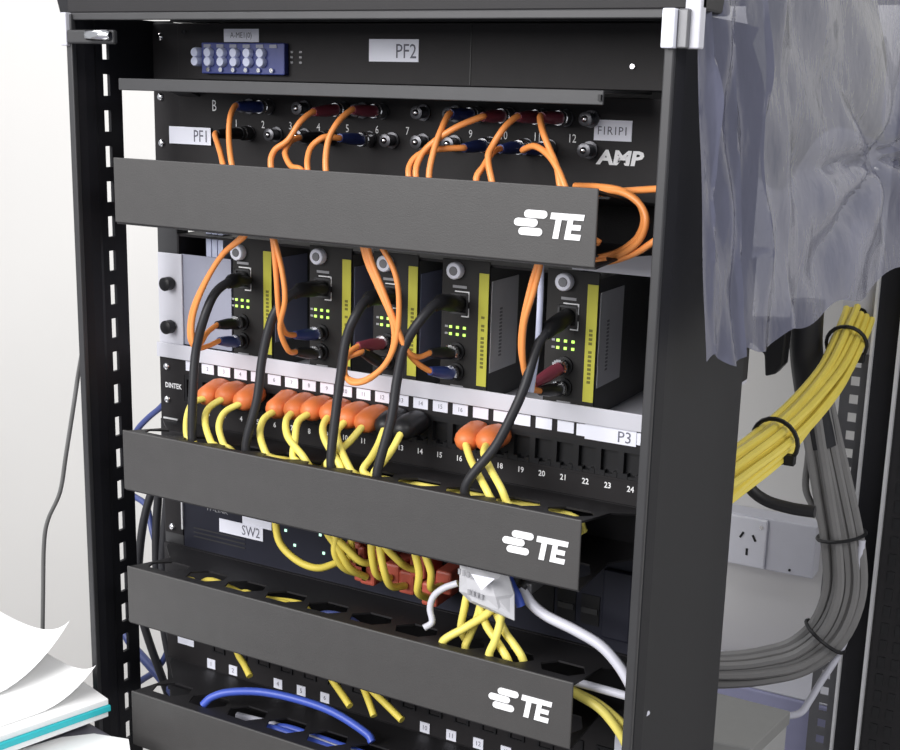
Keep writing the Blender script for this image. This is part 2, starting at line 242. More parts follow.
LEFT_CABLES=[('black',4,[(-284.9,40.0,-175.7),(-291.0,35.0,-192.4),(-296.3,30.0,-220.2),(-302.8,30.0,-257.3),(-305.8,30.0,-299.4),(-295.5,30.0,-333.8),(-280.1,30.0,-369.2),(-265.9,30.0,-400.6)]),('black',4.5,[(-252.1,20.0,-154.9),(-262.9,25.0,-207.2),(-267.9,25.0,-248.3),(-266.8,25.0,-288.8),(-259.3,25.0,-328.3),(-247.1,25.0,-377.4),(-235.2,20.0,-414.1)]),('black',4,[(-273.1,30.0,-161.1),(-276.6,30.0,-191.4),(-280.5,30.0,-232.3),(-279.7,30.0,-283.2),(-271.3,30.0,-333.2),(-255.9,25.0,-379.8),(-247.4,20.0,-407.0)]),('blue',3,[(-265.0,40.0,-89.2),(-284.5,45.0,-105.6),(-304.3,50.0,-119.5),(-324.8,55.0,-137.7),(-346.2,60.0,-168.9),(-342.3,60.0,-201.4),(-314.7,55.0,-210.6),(-303.4,50.0,-232.8),(-285.2,40.0,-256.9)]),('blue',4.5,[(-349.7,50.0,-343.8),(-329.7,45.0,-358.8),(-308.4,40.0,-367.7),(-287.4,35.0,-376.4),(-265.5,30.0,-386.6),(-234.5,20.0,-387.6)]),('blue',3.2,[(-332.4,40.0,-406.7),(-313.2,40.0,-390.6),(-293.8,38.0,-375.0),(-276.3,35.0,-352.2),(-259.7,30.0,-320.0)])]
WALL_WIRE=[(-258.1,-50.0,25.3),(-355.0,40.0,-14.5),(-470.5,140.0,-73.0),(-543.3,200.0,-131.0),(-555.5,200.0,-180.4),(-569.9,200.0,-237.3),(-582.4,200.0,-285.4),(-604.6,200.0,-324.8),(-613.4,200.0,-358.6),(-619.7,200.0,-431.7),(-628.5,200.0,-541.2)]
YELLOW_BUNDLE=[(233.6,640.0,-49.7),(235.5,600.0,-66.5),(238.5,510.0,-91.9),(236.2,410.0,-109.5),(229.4,320.0,-121.5),(214.1,250.0,-134.7),(204.0,210.0,-144.6),(194.2,180.0,-151.8)]
GREY_BUNDLE=[(186.4,600.0,-28.2),(188.7,600.0,-80.1),(200.5,600.0,-137.5),(216.0,605.0,-196.0),(233.8,605.0,-253.6),(250.6,605.0,-311.7),(258.0,605.0,-366.2),(246.4,600.0,-417.5),(216.7,590.0,-454.2),(179.9,575.0,-470.4),(142.1,560.0,-479.0),(98.9,540.0,-481.8),(55.3,520.0,-482.1)]
GREY_STRAY=[(203.1,600.0,-166.8),(202.8,600.0,-215.1),(203.7,600.0,-251.5),(220.0,600.0,-279.2),(234.1,600.0,-307.3)]
WHITE_REAR=[(272.0,600.0,-299.7),(271.1,600.0,-361.5),(266.8,600.0,-412.6),(258.4,600.0,-446.5),(243.8,595.0,-480.4),(233.2,590.0,-507.0),(224.0,585.0,-524.4),(202.0,580.0,-533.5)]
DARK_REAR=[(197.8,300.0,-135.6),(212.4,300.0,-162.8),(229.6,300.0,-174.5),(253.4,300.0,-178.0),(276.5,300.0,-177.6)]
BAG_GRID=[[(247.0,-80.0,314.2),(252.4,-80.0,260.6),(257.9,-80.0,205.7),(263.5,-80.0,149.4),(269.3,-80.0,91.6),(275.3,-80.0,32.2)],[(256.0,-20.0,322.1),(261.0,-20.0,266.2),(266.2,-20.0,209.0),(271.6,-20.0,150.2),(277.1,-20.0,89.9),(282.7,-20.0,28.0)],[(267.0,70.0,334.1),(271.9,70.0,276.5),(276.9,70.0,217.5),(282.1,70.0,157.1),(287.3,70.0,95.1),(292.8,70.0,31.5)],[(283.2,180.0,348.6),(288.7,180.0,290.1),(294.3,180.0,230.2),(300.0,180.0,169.0),(305.9,180.0,106.4),(311.9,180.0,42.4)],[(309.8,320.0,366.8),(315.8,320.0,308.2),(322.0,320.0,248.5),(328.3,320.0,187.7),(334.7,320.0,125.6),(341.2,320.0,62.2)]]
# ================================================================ the room
ROOMZ = -Z0*1000
mb = MB(); mb.box(-3200, 2600, 905, 1000, ROOMZ, 1500); struct('wall_back', mb, WALL)
mb = MB(); mb.box(-3200, 2600, -2600, 1000, ROOMZ-60, ROOMZ); struct('floor', mb, FLOOR)

# ================================================================ the rack cabinet
rack = thing('rack_cabinet', 'open black steel equipment rack holding the panels and cable ducts', 'rack', (0, 300, ROOMZ))
def slot_strip(fixed, t, a0, a1, sa0, sa1, zs, h, zlo, zhi, plane):
    """flat strip with rectangular slots. plane 'x': lies in x=fixed, runs along y(a); plane 'y': lies in y=fixed, runs along x(a)"""
    mb = MB()
    def B(p0, p1, z0, z1):
        if plane == 'x': mb.box(fixed, fixed+t, p0, p1, z0, z1)
        else: mb.box(p0, p1, fixed, fixed+t, z0, z1)
    B(a0, sa0, zlo, zhi); B(sa1, a1, zlo, zhi)
    last = zlo
    for z in sorted(zs):
        B(sa0, sa1, last, z-h/2); last = z+h/2
    B(sa0, sa1, last, zhi)
    return mb
zs = [163.2-28.6*k for k in range(-2, 28)]
lp = slot_strip(-245, 3, -88, -41, -59, -51.5, zs, 17, ROOMZ, 245, 'x')
lp.box(-245, -242, -41, -38, ROOMZ, 245); lp.box(-245, -242, -38, 4, 196, 245)
po = obj('front_post', lp, POST, rack)
mb = MB(); mb.box(-247, -241, -93, -88, ROOMZ, 245); obj('post_lip', mb, DARK, po, bevel=1)
mb = MB(); mb.prism([(-242,-88),(-240.5,-80),(-240.5,-70),(-242,-66)], ROOMZ, 245, 'z'); obj('post_rib', mb, POST, po)
rp = MB(); rp.prism([(242,-88),(248,-88),(250,-76),(250,58),(246,66),(246,126),(240,126),(240,64),(243,56),(243,-76)], ROOMZ, 245, 'z')
po = obj('front_post', rp, POST, rack, bevel=1)
mb = MB(); mb.box(241.5, 248, -93, -88, ROOMZ, 238); obj('post_lip', mb, DARK, po, bevel=1)
mb = MB(); mb.box(-250, 262, -88, -30, 245, 330); tf = obj('top_frame', mb, BLACK, rack, bevel=2)
mb = MB(); mb.box(-244, 246, -91, -88, 240.5, 246); obj('frame_lip', mb, DARK, tf, bevel=.8)
mb = MB(); mb.prism([(-272,330),(-250,330),(-245,220),(-249,220),(-257,240),(-272,290)], -86, -60, 'y'); obj('gusset_plate', mb, POST, rack)
mb = MB(); mb.box(-250, 262, -30, 690, 300, 330); obj('top_panel', mb, BLACK, rack)
mb = MB(); mb.box(-222, 222, 0, 40, 244, 302); obj('crossbar', mb, BLACK, rack)
mb = MB(); mb.box(-222, 222, 10, 40, 192, 199); obj('crossbar', mb, BLACK, rack)
for x0, x1 in ((-243.5, -222), (222, 243.5)):
    mb = MB(); mb.box(x0, x1, 2, 4, ROOMZ, 245)
    xs = x0 if x0 < 0 else x1-2
    mb.box(xs, xs+2, 4, 40, ROOMZ, 245); obj('mounting_rail', mb, DARK, rack)
# rear frame
zr = [-103.9-21.9*k for k in range(0, 50)]
rr = slot_strip(650, 2, 222, 253, 233, 243, zr, 11, ROOMZ, -92, 'y'); rrail = obj('rear_rail', rr, RAIL, rack)
mb = MB(); mb.box(216, 253, 648, 650, -92, 60); pl = obj('rail_head_plate', mb, CHASSIS, rack)
mb = MB(); mb.cyl((237,647.5,-46), (237,649,-46), 7.5, 7.5, 16); obj('grommet', mb, PLASTIC, pl, smooth=True)
mb = MB(); mb.box(-252, -222, 650, 652, ROOMZ, 245); obj('rear_rail', mb, RAIL, rack)
mb = MB(); mb.prism([(255,650),(283,650),(283,690),(255,690)], ROOMZ, 300, 'z'); rpst = obj('rear_post', mb, POST, rack)
mb = MB(); mb.box(252.5, 255.5, 640, 651, ROOMZ, 300); obj('steel_edge', mb, SILVER, rpst)
mb = MB(); mb.box(282, 285.5, 640, 651, ROOMZ, 300); obj('steel_edge', mb, SILVER, rpst)
mb = MB(); mb.box(286, 430, 655, 680, ROOMZ, 300); rd = obj('rear_door', mb, BLACK, rack)
pm = MB(); pm.box(-4, 4, -1.2, 0, -7, 7); pme = local_mesh('perforation', pm, PLASTIC)
for k in range(34):
    for i in range(2): piece('perforation', pme, (300+16*i, 655, 60-22*k), rd)
mb = MB(); mb.prism([(-278,650),(-250,650),(-250,690),(-278,690)], ROOMZ, 300, 'z'); obj('rear_post', mb, POST, rack)
mb = MB(); mb.box(-250, 262, -60, 690, ROOMZ, ROOMZ+60); obj('base_frame', mb, BLACK, rack)
# hinge brackets at the upper corners
hb = MB(); hb.box(-249, -242.5, -97, -90, 221, 246); h = obj('hinge_bracket', hb, CHASSIS, rack, bevel=1)
mb = MB(); mb.box(-242.5, -194, -97, -92, 222.5, 233); obj('hinge_arm', mb, DARK, h, bevel=1.5)
mb = MB(); mb.rings([((-219,-99,229),3),((-218,-99,229),4.2),((-198,-99,229),4.2),((-195,-99,229),2.6)], 12); obj('hinge_pin', mb, CHROME, h, smooth=True)
hb = MB(); hb.box(241, 249, -99, -90, 223, 246); h = obj('hinge_bracket', hb, WHITE, rack, bevel=1)
mb = MB(); mb.box(249, 256, -94, -86, 223, 246); obj('hinge_arm', mb, RAIL, h, bevel=1)
mb = MB(); mb.box(252, 262, -90, -80, 223, 262); obj('latch_plate', mb, CHASSIS, h, bevel=1)

# ================================================================ panels
screw_mb = MB(); screw_mb.rings([((0,0,0),3.4),((0,-1.6,0),3.2),((0,-2.6,0),1.8)], 10)
screw_me = local_mesh('screw', screw_mb, CHROME, True)
thumb_mb = MB(); thumb_mb.rings([((0,0,0),4.5),((0,-2,0),4.5),((0,-2.2,0),6),((0,-9,0),6),((0,-10,0),4.6)], 16)
thumb_me = local_mesh('thumbscrew', thumb_mb, PLASTIC, True)
def sticker(parent, x0, x1, z0, z1, y, s=None, size=10, dx=0., dz=0., m=WHITE, sx=1., bold=0.):
    mb = MB(); mb.box(x0, x1, y-.5, y, z0, z1); o = obj('label', mb, m, parent)
    if s: piece('lettering', text_mesh(s, size, INK, 'CENTER', sx, bold), ((x0+x1)/2+dx, y-.7, (z0+z1)/2+dz), o)
    return o
# --- PF2, upper fibre tray panel
pf2 = thing('fibre_enclosure', 'upper black fibre panel labelled PF2 with blue adapter block', 'fibre panel', (0, 60, 197))
mb = MB(); mb.box(-213, 213, -2, 0, 198, 243); mb.box(-213, 213, 0, 160, 198, 243); obj('panel', mb, PANEL, pf2, bevel=.6)
for s in (-1, 1):
    mb = MB(); mb.box(min(s*213,s*241), max(s*213,s*241), -1, 2, 198, 243); e = obj('ear', mb, DARK if s > 0 else PANEL, pf2, bevel=.6)
    piece('screw', screw_me, (s*232, -1, 232), e)
mb = MB(); mb.box(-197, 203, -88, -2, 195.5, 197.5); mb.box(-197, 203, -90, -88, 188.5, 197.5)
tr = obj('slack_tray', mb, DARK, pf2, bevel=.6)
mb = MB(); mb.prism([(-88,195),(-40,195),(-2,184),(-2,195)], -212, -190, 'x'); obj('tray_bracket', mb, DARK, tr)
mb = MB(); mb.box(200, 202, -92, -90, 191, 195); obj('tray_hole', mb, PLASTIC, tr)
ab = obj('adapter_block', MB().box(-183, -100, -8, -2, 203, 227.5), ADAPT, pf2, bevel=.8)
capm = MB(); capm.rings([((0,4,0),4.1),((0,-3,0),4.1),((0,-4.5,0),3.4)], 12); cap_me = local_mesh('dust_cap', capm, CAP, True)
nutm = MB(); nutm.rings([((0,0,0),1.9),((0,-2,0),1.9)], 8); nut_me = local_mesh('adapter_screw', nutm, CHROME, True)
for i in range(6):
    for z in (212.5, 219.5): piece('dust_cap', cap_me, (-187+13.2*i, -8, z), ab)
    piece('adapter_screw', nut_me, (-175+12.7*i, -8, 206.3), ab)
    mb = MB(); mb.box(-180+13.2*i, -173+13.2*i, -8.6, -8, 223.6, 226.2); obj('port_mark', mb, CHGREY, ab)
sticker(pf2, -164, -129, 228.3, 238.5, -2, 'A-ME1(0)', 6.2, sx=.9)
sticker(pf2, -25, 18.5, 214.7, 231.2, -2, 'PF2', 15, dx=11, dz=-1, sx=.85)
for x in (-97, -88.5):
    for z in (213, 217, 221): obj('vent_mark', MB().box(x-1.2, x+1.2, -2.6, -2, z-.8, z+.8), RAIL, pf2)
obj('seam', MB().box(62, 62.8, -2.5, -2, 199, 242), PLASTIC, pf2); piece('screw', nut_me, (188, -2, 214), pf2); piece('screw', nut_me, (-205, -2, 236), pf2)

# --- PF1, fibre panel with threaded couplers
pf1 = thing('fibre_enclosure', 'lower black fibre panel labelled PF1 with orange fibre leads plugged in', 'fibre panel', (0, 60, 121))
mb = MB(); mb.box(-213, 213, -2, 150, 121, 193); obj('panel', mb, PANEL, pf1, bevel=.6)
for s in (-1, 1):
    mb = MB(); mb.box(min(s*213,s*241), max(s*213,s*241), -1, 2, 121, 193); e = obj('ear', mb, PANEL, pf1, bevel=.6)
    for z in (183, 144.5): piece('screw', screw_me, (s*233, -1, z), e)
sticker(pf1, -222.5, -178, 145, 159.2, -3.5, 'PF1', 14, dx=12, dz=-.5, sx=.8)
sticker(pf1, 162, 190, 163.4, 177.6, -2, 'F1R1P1', 8.2, sx=.92, dz=-.5)
piece('lettering', text_mesh('AMP', 13.5, PRINT, 'CENTER', 1.25, .55, .12), (182, -2.4, 151.5), pf1)
piece('lettering', text_mesh('B', 13, PRINT, 'CENTER', .7), (-175.2, -2.4, 177), pf1)
for n in range(1, 13):
    if n in (3, 8): continue
    piece('lettering', text_mesh(str(n), 8.5, PRINT, 'CENTER', .8), (-152.6+27.1*(n-1), -2.4, 163.6), pf1)
piece('lettering', text_mesh('3', 8.5, PRINT, 'CENTER', .8), (-98.4, -2.4, 163.6), pf1)
cm = MB(); cm.rings([((0,0,0),6.2),((0,-1.5,0),6.2),((0,-1.6,0),4.4),((0,-9,0),4.4),((0,-9.5,0),5),((0,-12,0),5),((0,-12.5,0),3)], 14)
coup_me = local_mesh('coupler', cm, mat('coupler_dark_nickel', (.10, .10, .11), .3, .7), True)
dm = MB(); dm.rings([((0,-12,0),2.6),((0,-13.4,0),2.4),((0,-14.4,0),1.4)], 12); dcap_me = local_mesh('coupler_tip', dm, CHROME, True)
used = {'U': [], 'L': []}
for c, row, pts in PF1_FIBRES: used[row].append(pts[0][0])
ROWZ = {'U': 178, 'L': 156.5}
for row in 'UL':
    xs = list(used[row])
    for k in range(12):
        x = -138.6+27.1*k
        if all(abs(x-q) > 15 for q in xs): xs.append(x)
    for x in xs:
        c = piece('coupler', coup_me, (x, -2, ROWZ[row]-3*0), pf1)
        if x not in used[row]:
            piece('coupler_tip', dcap_me, (x, -2, ROWZ[row]), c)

# --- cable ducts
def logo_shapes():
    a = MB()
    def stripe(x0, x1, z0, z1):
        r = (z1-z0)/2; cz = (z0+z1)/2; P = []
        for k in range(7): w = -math.pi/2+math.pi*k/6; P.append((x1-r+r*math.cos(w), cz+r*math.sin(w)))
        for k in range(7): w = math.pi/2+math.pi*k/6; P.append((x0+r+r*math.cos(w), cz+r*math.sin(w)))
        a.prism([(p[0]+.1*p[1], p[1]) for p in P], -.5, 0, 'y')
    stripe(6.5, 23, 5.7, 10.8); stripe(0, 17, 0, 5.1); stripe(4, 21, -5.8, -.7)
    def bar(x0, x1, z0, z1): a.prism([(x+.16*z, z) for x, z in ((x0,z0),(x1,z0),(x1,z1),(x0,z1))], -.5, 0, 'y')
    bar(25, 37, 5.8, 10); bar(29, 33, -6.5, 5.8)
    bar(37.2, 41, -6.5, 10); bar(41, 48, 6.2, 10); bar(41, 47, -.2, 3.2); bar(41, 48, -6.5, -2.8)
    return a
logo_me = local_mesh('brand_mark', logo_shapes(), PRINT)
def duct_plate(zt, x0=-198.4, x1=205.6, tilt=17., t=1.5):
    mb = MB()
    def P(x, y, d): return (x, y, zt - tilt*(y+95)/95 - d)
    n = 10; cw = (x1-x0)/(n); ya, yb = -91, -44
    def quadprism(pts):
        vs = [P(x, y, 0) for x, y in pts]+[P(x, y, t) for x, y in pts]; k = len(pts)
        mb.add(vs, [tuple(range(k)), tuple(range(2*k-1, k-1, -1))]+[(i+k, (i+1)%k+k, (i+1)%k, i) for i in range(k)])
    quadprism([(x0,-95),(x1,-95),(x1,ya),(x0,ya)])
    quadprism([(x0,yb),(x1,yb),(232,-12),(238,0),(-238,0),(-230,-12)])
    for i in range(n):
        a = x0+cw*i; b = a+cw; cx = (a+b)/2; cy = (ya+yb)/2
        H = [(cx-17.5,cy),(cx-10,cy-15),(cx+10,cy-15),(cx+17.5,cy),(cx+10,cy+15),(cx-10,cy+15)]
        R = [(a,cy),(a,ya),(b,ya),(b,cy),(b,yb),(a,yb)]
        for k in range(6):
            j = (k+1) % 6
            quadprism([R[k], R[j], H[j], H[k]])
    return mb
def cable_duct(zt, label):
    d = thing('cable_duct', label, 'cable duct', (3.6, -48, zt-50), 'horizontal cable ducts')
    mb = MB(); mb.box(-241, 241, -3, 0, zt-50, zt-17); obj('back_plate', mb, BLACK, d)
    obj('top_plate', duct_plate(zt-1), BLACK, d)
    obj('bottom_plate', duct_plate(zt-50, tilt=-5), BLACK, d)
    mb = MB(); mb.box(-198.4, 205.6, -97, -95, zt-50, zt); fc = obj('front_cover', mb, DUCT, d, bevel=.7)
    return d, fc
d1, f1 = cable_duct(137.5, 'topmost black cable duct with white logo, below the PF1 fibre panel')
d2, f2 = cable_duct(-81.4, 'second black cable duct from the top, below patch panel P3')
d3, f3 = cable_duct(-199.0, 'third black cable duct from the top, below the SW2 switch')
d4, f4 = cable_duct(-312.5, 'lowest black cable duct, cut off by the bottom edge')
piece('brand_mark', logo_me, (147.9, -97.2, 110.5), f1)
piece('brand_mark', logo_me, (147.9, -97.2, -108.2), f2)
piece('brand_mark', logo_me, (141.5, -97.2, -227.2), f3)

# --- converter chassis and its modules
ch = thing('converter_chassis', 'white open chassis tray carrying five media converters', 'chassis', (0, 100, -41))
mb = MB(); mb.box(-222, 230, -4, 200, -41, -38.5); mb.box(-241, 232, -6, -4, -41, -28); obj('tray', mb, CHASSIS, ch, bevel=.5)
for s in (-1, 1):
    mb = MB(); mb.box(min(s*214,s*241), max(s*214,s*241), -2, 0, -36, 51); e = obj('ear', mb, CHASSIS, ch, bevel=.8)
    for z in (25, -13): piece('thumbscrew', thumb_me, (s*226, -2, z), e)
mb = MB(); mb.box(-216, -162, 0, 2, -28, 51); obj('blank_plate', mb, CHGREY, ch)
mb = MB(); mb.box(-222, 230, 198, 200, -38, 70); obj('back_wall', mb, PANEL, ch)
mb = MB(); mb.box(-222, -220, 2, 200, -38, 68); obj('side_wall', mb, PANEL, ch)
mb = MB(); mb.box(228, 230, 0, 200, -38, 70); obj('side_wall', mb, PANEL, ch)
mb = MB(); mb.box(150, 240, -2, 200, 71, 74.5); mb.box(168, 240, -2, 0, 74.5, 86); obj('lid', mb, CHASSIS, ch)
mb = MB()
for i in range(3): mb.box(-203+6.5*i, -197.5+6.5*i, 18, 30, 46, 72)
obj('vent_fins', mb, CAP, ch)
mb = MB(); mb.box(-222, 150, 3, 200, 66, 68); obj('cage_top', mb, PANEL, ch)
MODR = [-119.5, -41, 20.5, 82.5, 170.7]; MODK = [-152.1, -71.2, -7.8, 54.6, 144.9]
rjm = MB(); rjm.box(-8,-6.5,-1.5,6,-8,8); rjm.box(6.5,8,-1.5,6,-8,8); rjm.box(-8,8,-1.5,6,6.5,8); rjm.box(-8,8,-1.5,6,-8,-6.5)
rj_me = local_mesh('network_port', rjm, DARK)
rjk = MB(); rjk.box(-3, 9.5, -.5, 0, 9, 9.9); rjk.box(8.6, 9.5, -.5, 0, 2, 9.9); rjk.box(8.6, 9.5, -.5, 0, -9.5, -3); rjk.box(3, 9.5, -.5, 0, -9.9, -9)
rjk_me = local_mesh('port_print', rjk, PRINT)
knob = MB(); knob.rings([((0,0,0),6.6),((0,-5,0),6.6),((0,-6,0),5.8)], 16); knob_me = local_mesh('captive_knob', knob, WHITE, True)
ins = MB(); ins.rings([((0,-6,0),3.6),((0,-6.6,0),3.3)], 12); ins_me = local_mesh('knob_slot', ins, RAIL, True)
ledm = MB(); ledm.box(-1.1,1.1,-.8,0,-1,1); led_me = local_mesh('status_lamp', ledm, LEDG)
stm = MB(); stm.rings([((0,0,0),7),((0,-2,0),7),((0,-2.2,0),5),((0,-8,0),5),((0,-8.5,0),5.8),((0,-10,0),5.8)], 14); st_me = local_mesh('fibre_port', stm, PLASTIC, True)
strg = MB()
for k in range(9):
    w = math.pi*(-.1+.9*k/8)
    strg.box(5.4*math.cos(w)-.9, 5.4*math.cos(w)+.9, -11, -8, 5.4*math.sin(w)-.9, 5.4*math.sin(w)+.9)
st_ring = local_mesh('port_collar', strg, CHROME)
MODDESC = ['first media converter from the left with two orange leads curling over the blank plate',
 'second media converter from the left with one blue boot plugged in',
 'middle media converter of five, behind the big orange fibre loop',
 'fourth media converter from the left with a pale grey sticker on its side',
 'rightmost media converter of five with a maroon boot and grey side sticker']
for i, (xr, kx) in enumerate(zip(MODR, MODK)):
    m = thing('media_converter', MODDESC[i], 'media converter', (xr-19, 60, -38.5), 'media converters in the chassis')
    xl = xr-40
    mb = MB(); mb.box(xl, xr, 2, 118, -38.4, 65); obj('housing', mb, MODSIDE, m, bevel=.5)
    mb = MB(); mb.box(xl-.5, xr+.2, 0, 2, -36, 70); obj('faceplate', mb, MODULE, m, bevel=.4)
    mb = MB(); mb.box(xr-8.2, xr, -.6, 0, -26, 61); ys = obj('side_label', mb, LIME, m); ys['label'] = 'yellow-green vertical label strip'
    mk = MB()
    for k in range(13):
        if random.random() < .85: mk.box(xr-5.5, xr-2.8, -.9, -.6, -12+3.2*k, -12+3.2*k+2.0)
    obj('label_print', mk, LIMEINK, ys)
    c = piece('captive_knob', knob_me, (kx, 0, 61.5 if i else 58), m); piece('knob_slot', ins_me, (kx, 0, 61.5 if i else 58), c)
    p = piece('network_port', rj_me, (kx+3, 0, 36), m); piece('port_print', rjk_me, (kx+2, -.1, 36), p)
    obj('face_print', MB().box(kx-3, kx+9, -.4, 0, 48, 50), INKL, m)
    for r in range(2):
        for q in range(3): piece('status_lamp', led_me, (kx-4+6*q, 0, 17.5-5.5*r), m)
        obj('face_print', MB().box(kx-9, kx-6.5, -.4, 0, 16.8-5.5*r, 18.4-5.5*r), INKL, m)
    for z in (-1, -17):
        f = piece('fibre_port', st_me, (kx+2, 0, z), m); piece('port_collar', st_ring, (kx+2, 0, z), f)
    obj('face_print', MB().box(kx-3, kx+8, -.4, 0, -30, -28), INKL, m)
    mb = MB(); mb.box(xr+.2, xr+.7, 4, 50, -16, 55)
    stk = obj('side_sticker', mb, STICK if i >= 3 else STICKSH, m)
    mk = MB()
    for k in range(14): mk.box(xr+.7, xr+.9, 18, 22.5, -5+2.8*k, -5+2.8*k+1.6)
    if i >= 3: obj('sticker_print', mk, INKL, stk)

# --- patch panel P3
P3X = [-204.5+17.78*i for i in range(24)]
p3 = thing('patch_bay', 'black 24-port patch panel labelled P3 with white number strip', 'patch panel', (0, 20, -98.4))
mb = MB(); mb.box(-241, 241, -2, 1.5, -55, -41.3); mb.box(-241, 241, -2, 1.5, -98.2, -79.5); mb.box(-241, -214, -2, 1.5, -79.5, -55); mb.box(214, 241, -2, 1.5, -79.5, -55)
mb.box(-214, 214, 14, 60, -98, -42); mb.box(-214, 214, -3, -2, -80.5, -79); obj('panel', mb, PANEL, p3)
mb = MB()
pm = MB(); pm.box(-8.9, -6.6, -1, 14, -12, 12); pm.box(6.6, 8.9, -1, 14, -12, 12); pm.box(-6.6, 6.6, 4, 14, -12, 12); pm.box(-6.6, 6.6, -1, 4, 8, 12); pm.box(-6.6,-3,-1.5,4,-12,-8); pm.box(3,6.6,-1.5,4,-12,-8); pm.box(-3,3,-1,4,-12,-10)
port_me = local_mesh('port', pm, PLASTIC)
tm = MB(); tm.box(-6.6, 6.6, -.7, 0, -4.3, 4.3); tile_me = local_mesh('number_tile', tm, WHITE)
for i, x in enumerate(P3X):
    piece('port', port_me, (x, -1, -67), p3)
    if i < 22:
        t = piece('number_tile', tile_me, (x, -2, -46.6), p3)
        if 0 < i < 16:
            piece('lettering', text_mesh(str(i+1), 5, INK, 'CENTER', .9), (x, -2.9, -46.6), t)
    piece('lettering', text_mesh(str(i+1), 6.2, PRINT, 'CENTER', .9, .12), (x, -2.4, -86), p3)
sticker(p3, 167, 207, -53, -40.5, -3, 'P3', 12, dx=11, dz=-1, sx=.95)
obj('number_tile', MB().box(160, 214, -2.9, -2, -51.5, -42.5), WHITE, p3)
piece('lettering', text_mesh('DINTEK', 6.4, PRINT, 'CENTER', .82, .15), (-226, -2.4, -67), p3)
for z in (-50, -80): piece('screw', screw_me, (-233, -2, z), p3)
obj('bottom_glint', MB().box(-238, -222, -3, -2, -98, -96.6), SILVER, p3)

# --- switch SW2
sw = thing('network_switch', 'navy-black network switch labelled SW2 with red-booted yellow cords', 'network switch', (0, 90, -216))
mb = MB(); mb.box(-220, 220, 0, 180, -217, -133); obj('body', mb, SWITCH, sw, bevel=1)
for s in (-1, 1):
    mb = MB(); mb.box(min(s*220,s*241), max(s*220,s*241), -1, 1.5, -206, -136); e = obj('ear', mb, PANEL, sw, bevel=.6)
    piece('screw', screw_me, (s*232, -1, -200), e)
obj('edge_glint', MB().box(-221, -219.4, -2, 0, -200, -160), SILVER, sw)
sticker(sw, -152.5, -121, -182, -172, -.2)
sticker(sw, -178, -130, -194, -181.5, -.6, 'SW2', 13, dx=11, sx=.78)
piece('lettering', text_mesh('TP-LINK', 6, INKL, 'CENTER', 1.15), (-181, -.4, -175), sw)
lc = MB(); lc.box(-1.1,1.1,-.8,0,-1.1,1.1); lc_me = local_mesh('status_lamp', lc, LEDC)
for x, z in ((-106,-179), (-96.5,-190.6), (-66.4,-191.7), (-57,-198), (-70,-176)): piece('status_lamp', lc_me, (x, 0, z), sw)
for i in range(3): obj('vent_line', MB().box(-208, -150, -.5, 0, -197-4*i, -195.8-4*i), DARK, sw)
spm = MB(); spm.box(-7.5,7.5,-1,0,-12,12); sp_me = local_mesh('port', spm, PLASTIC)
for i in range(14): piece('port', sp_me, (-50+14.6*i, 0, -186), sw)
for x in (158, 177.5):
    p = piece('uplink_slot', sp_me, (x, 0, -187), sw)
    obj('slot_latch', MB().box(x-6.5, x+6.5, -2.5, -1, -189.5, -185), DARK, p)
obj('end_cap', MB().box(188, 212, -6, 0, -205, -150), SWITCH, sw, bevel=2)

# --- lower patch panel
p4 = thing('patch_bay', 'lowest black patch panel with small square white number tags', 'patch panel', (0, 20, -330))
mb = MB(); mb.box(-241, 241, -2, 60, -329.5, -251); obj('panel', mb, PANEL, p4)
qm = MB(); qm.box(-4.6, 4.6, -.7, 0, -4.6, 4.6); sq_me = local_mesh('number_tag', qm, WHITE)
sk = MB(); sk.box(-7,7,-1.5,0,-8,-7); sk.box(-7,7,-1.5,0,6,8); sk.box(-7,-5,-1.5,0,-7,6); sk.box(5,7,-1.5,0,-7,6); sk_me = local_mesh('port', sk, PLASTIC)
for k in range(16):
    x = -188.8+25.1*k
    piece('port', sk_me, (x+9, -2, -303), p4)
    if k in (0, 1, 3, 4, 5, 9, 10, 11, 12):
        t = piece('number_tag', sq_me, (x, -2, -324), p4)
        piece('lettering', text_mesh(str(k+1), 6, INK, 'CENTER', .85), (x, -2.9, -324), t)
sticker(p4, -228, -209, -312.5, -306, -2)
sticker(p4, 204, 214, -302, -280, -2)

# ================================================================ cables
def cable(name, label, cat, pts, r, m, group=None, seg=8, sub=6):
    mb = MB(); mb.tube(pts, r, seg, sub); o = obj(name, mb, m, None, True); return tag(o, label, cat, group)
def cable_thing(name, label, cat, base, group=None):
    return thing(name, label, cat, base, group)
BOOT = {'blue': BLUE, 'red': RED, 'black': PLASTIC}
UL = {'U': 'upper', 'L': 'lower'}
order = {'U': sorted(p[0][0] for c, r, p in PF1_FIBRES if r == 'U'), 'L': sorted(p[0][0] for c, r, p in PF1_FIBRES if r == 'L')}
for c, row, pts in PF1_FIBRES:
    i = order[row].index(pts[0][0])
    t = thing('fibre_lead', f'orange fibre lead with {c} boot, {ordinal(i)} from left in {UL[row]} row of PF1', 'fibre lead', (pts[-1][0], pts[-1][1], pts[-1][2]), 'orange fibre leads on PF1')
    x, y, z = pts[0]; zr = ROWZ[row]
    st = Vector((x, y+6, z)); full = [st]+[Vector(p) for p in pts]
    mb = MB(); mb.tube(full, 2.3, 8, 6); obj('jacket', mb, ORANGE, t, True)
    mb = MB(); mb.rings([((x,-15,zr),4.6),((x,-30,zr*.5+z*.5),4.4),((x,y+2,z),3.2)], 10); obj('boot', mb, BOOT[c], t, True)
    mb = MB(); mb.rings([((x,-4.5,zr),5.8),((x,-12,zr),5.8),((x,-12.4,zr),5.2),((x,-16,zr),5.2)], 12); obj('bayonet_collar', mb, CHROME if c != 'black' else DARK, t, True)
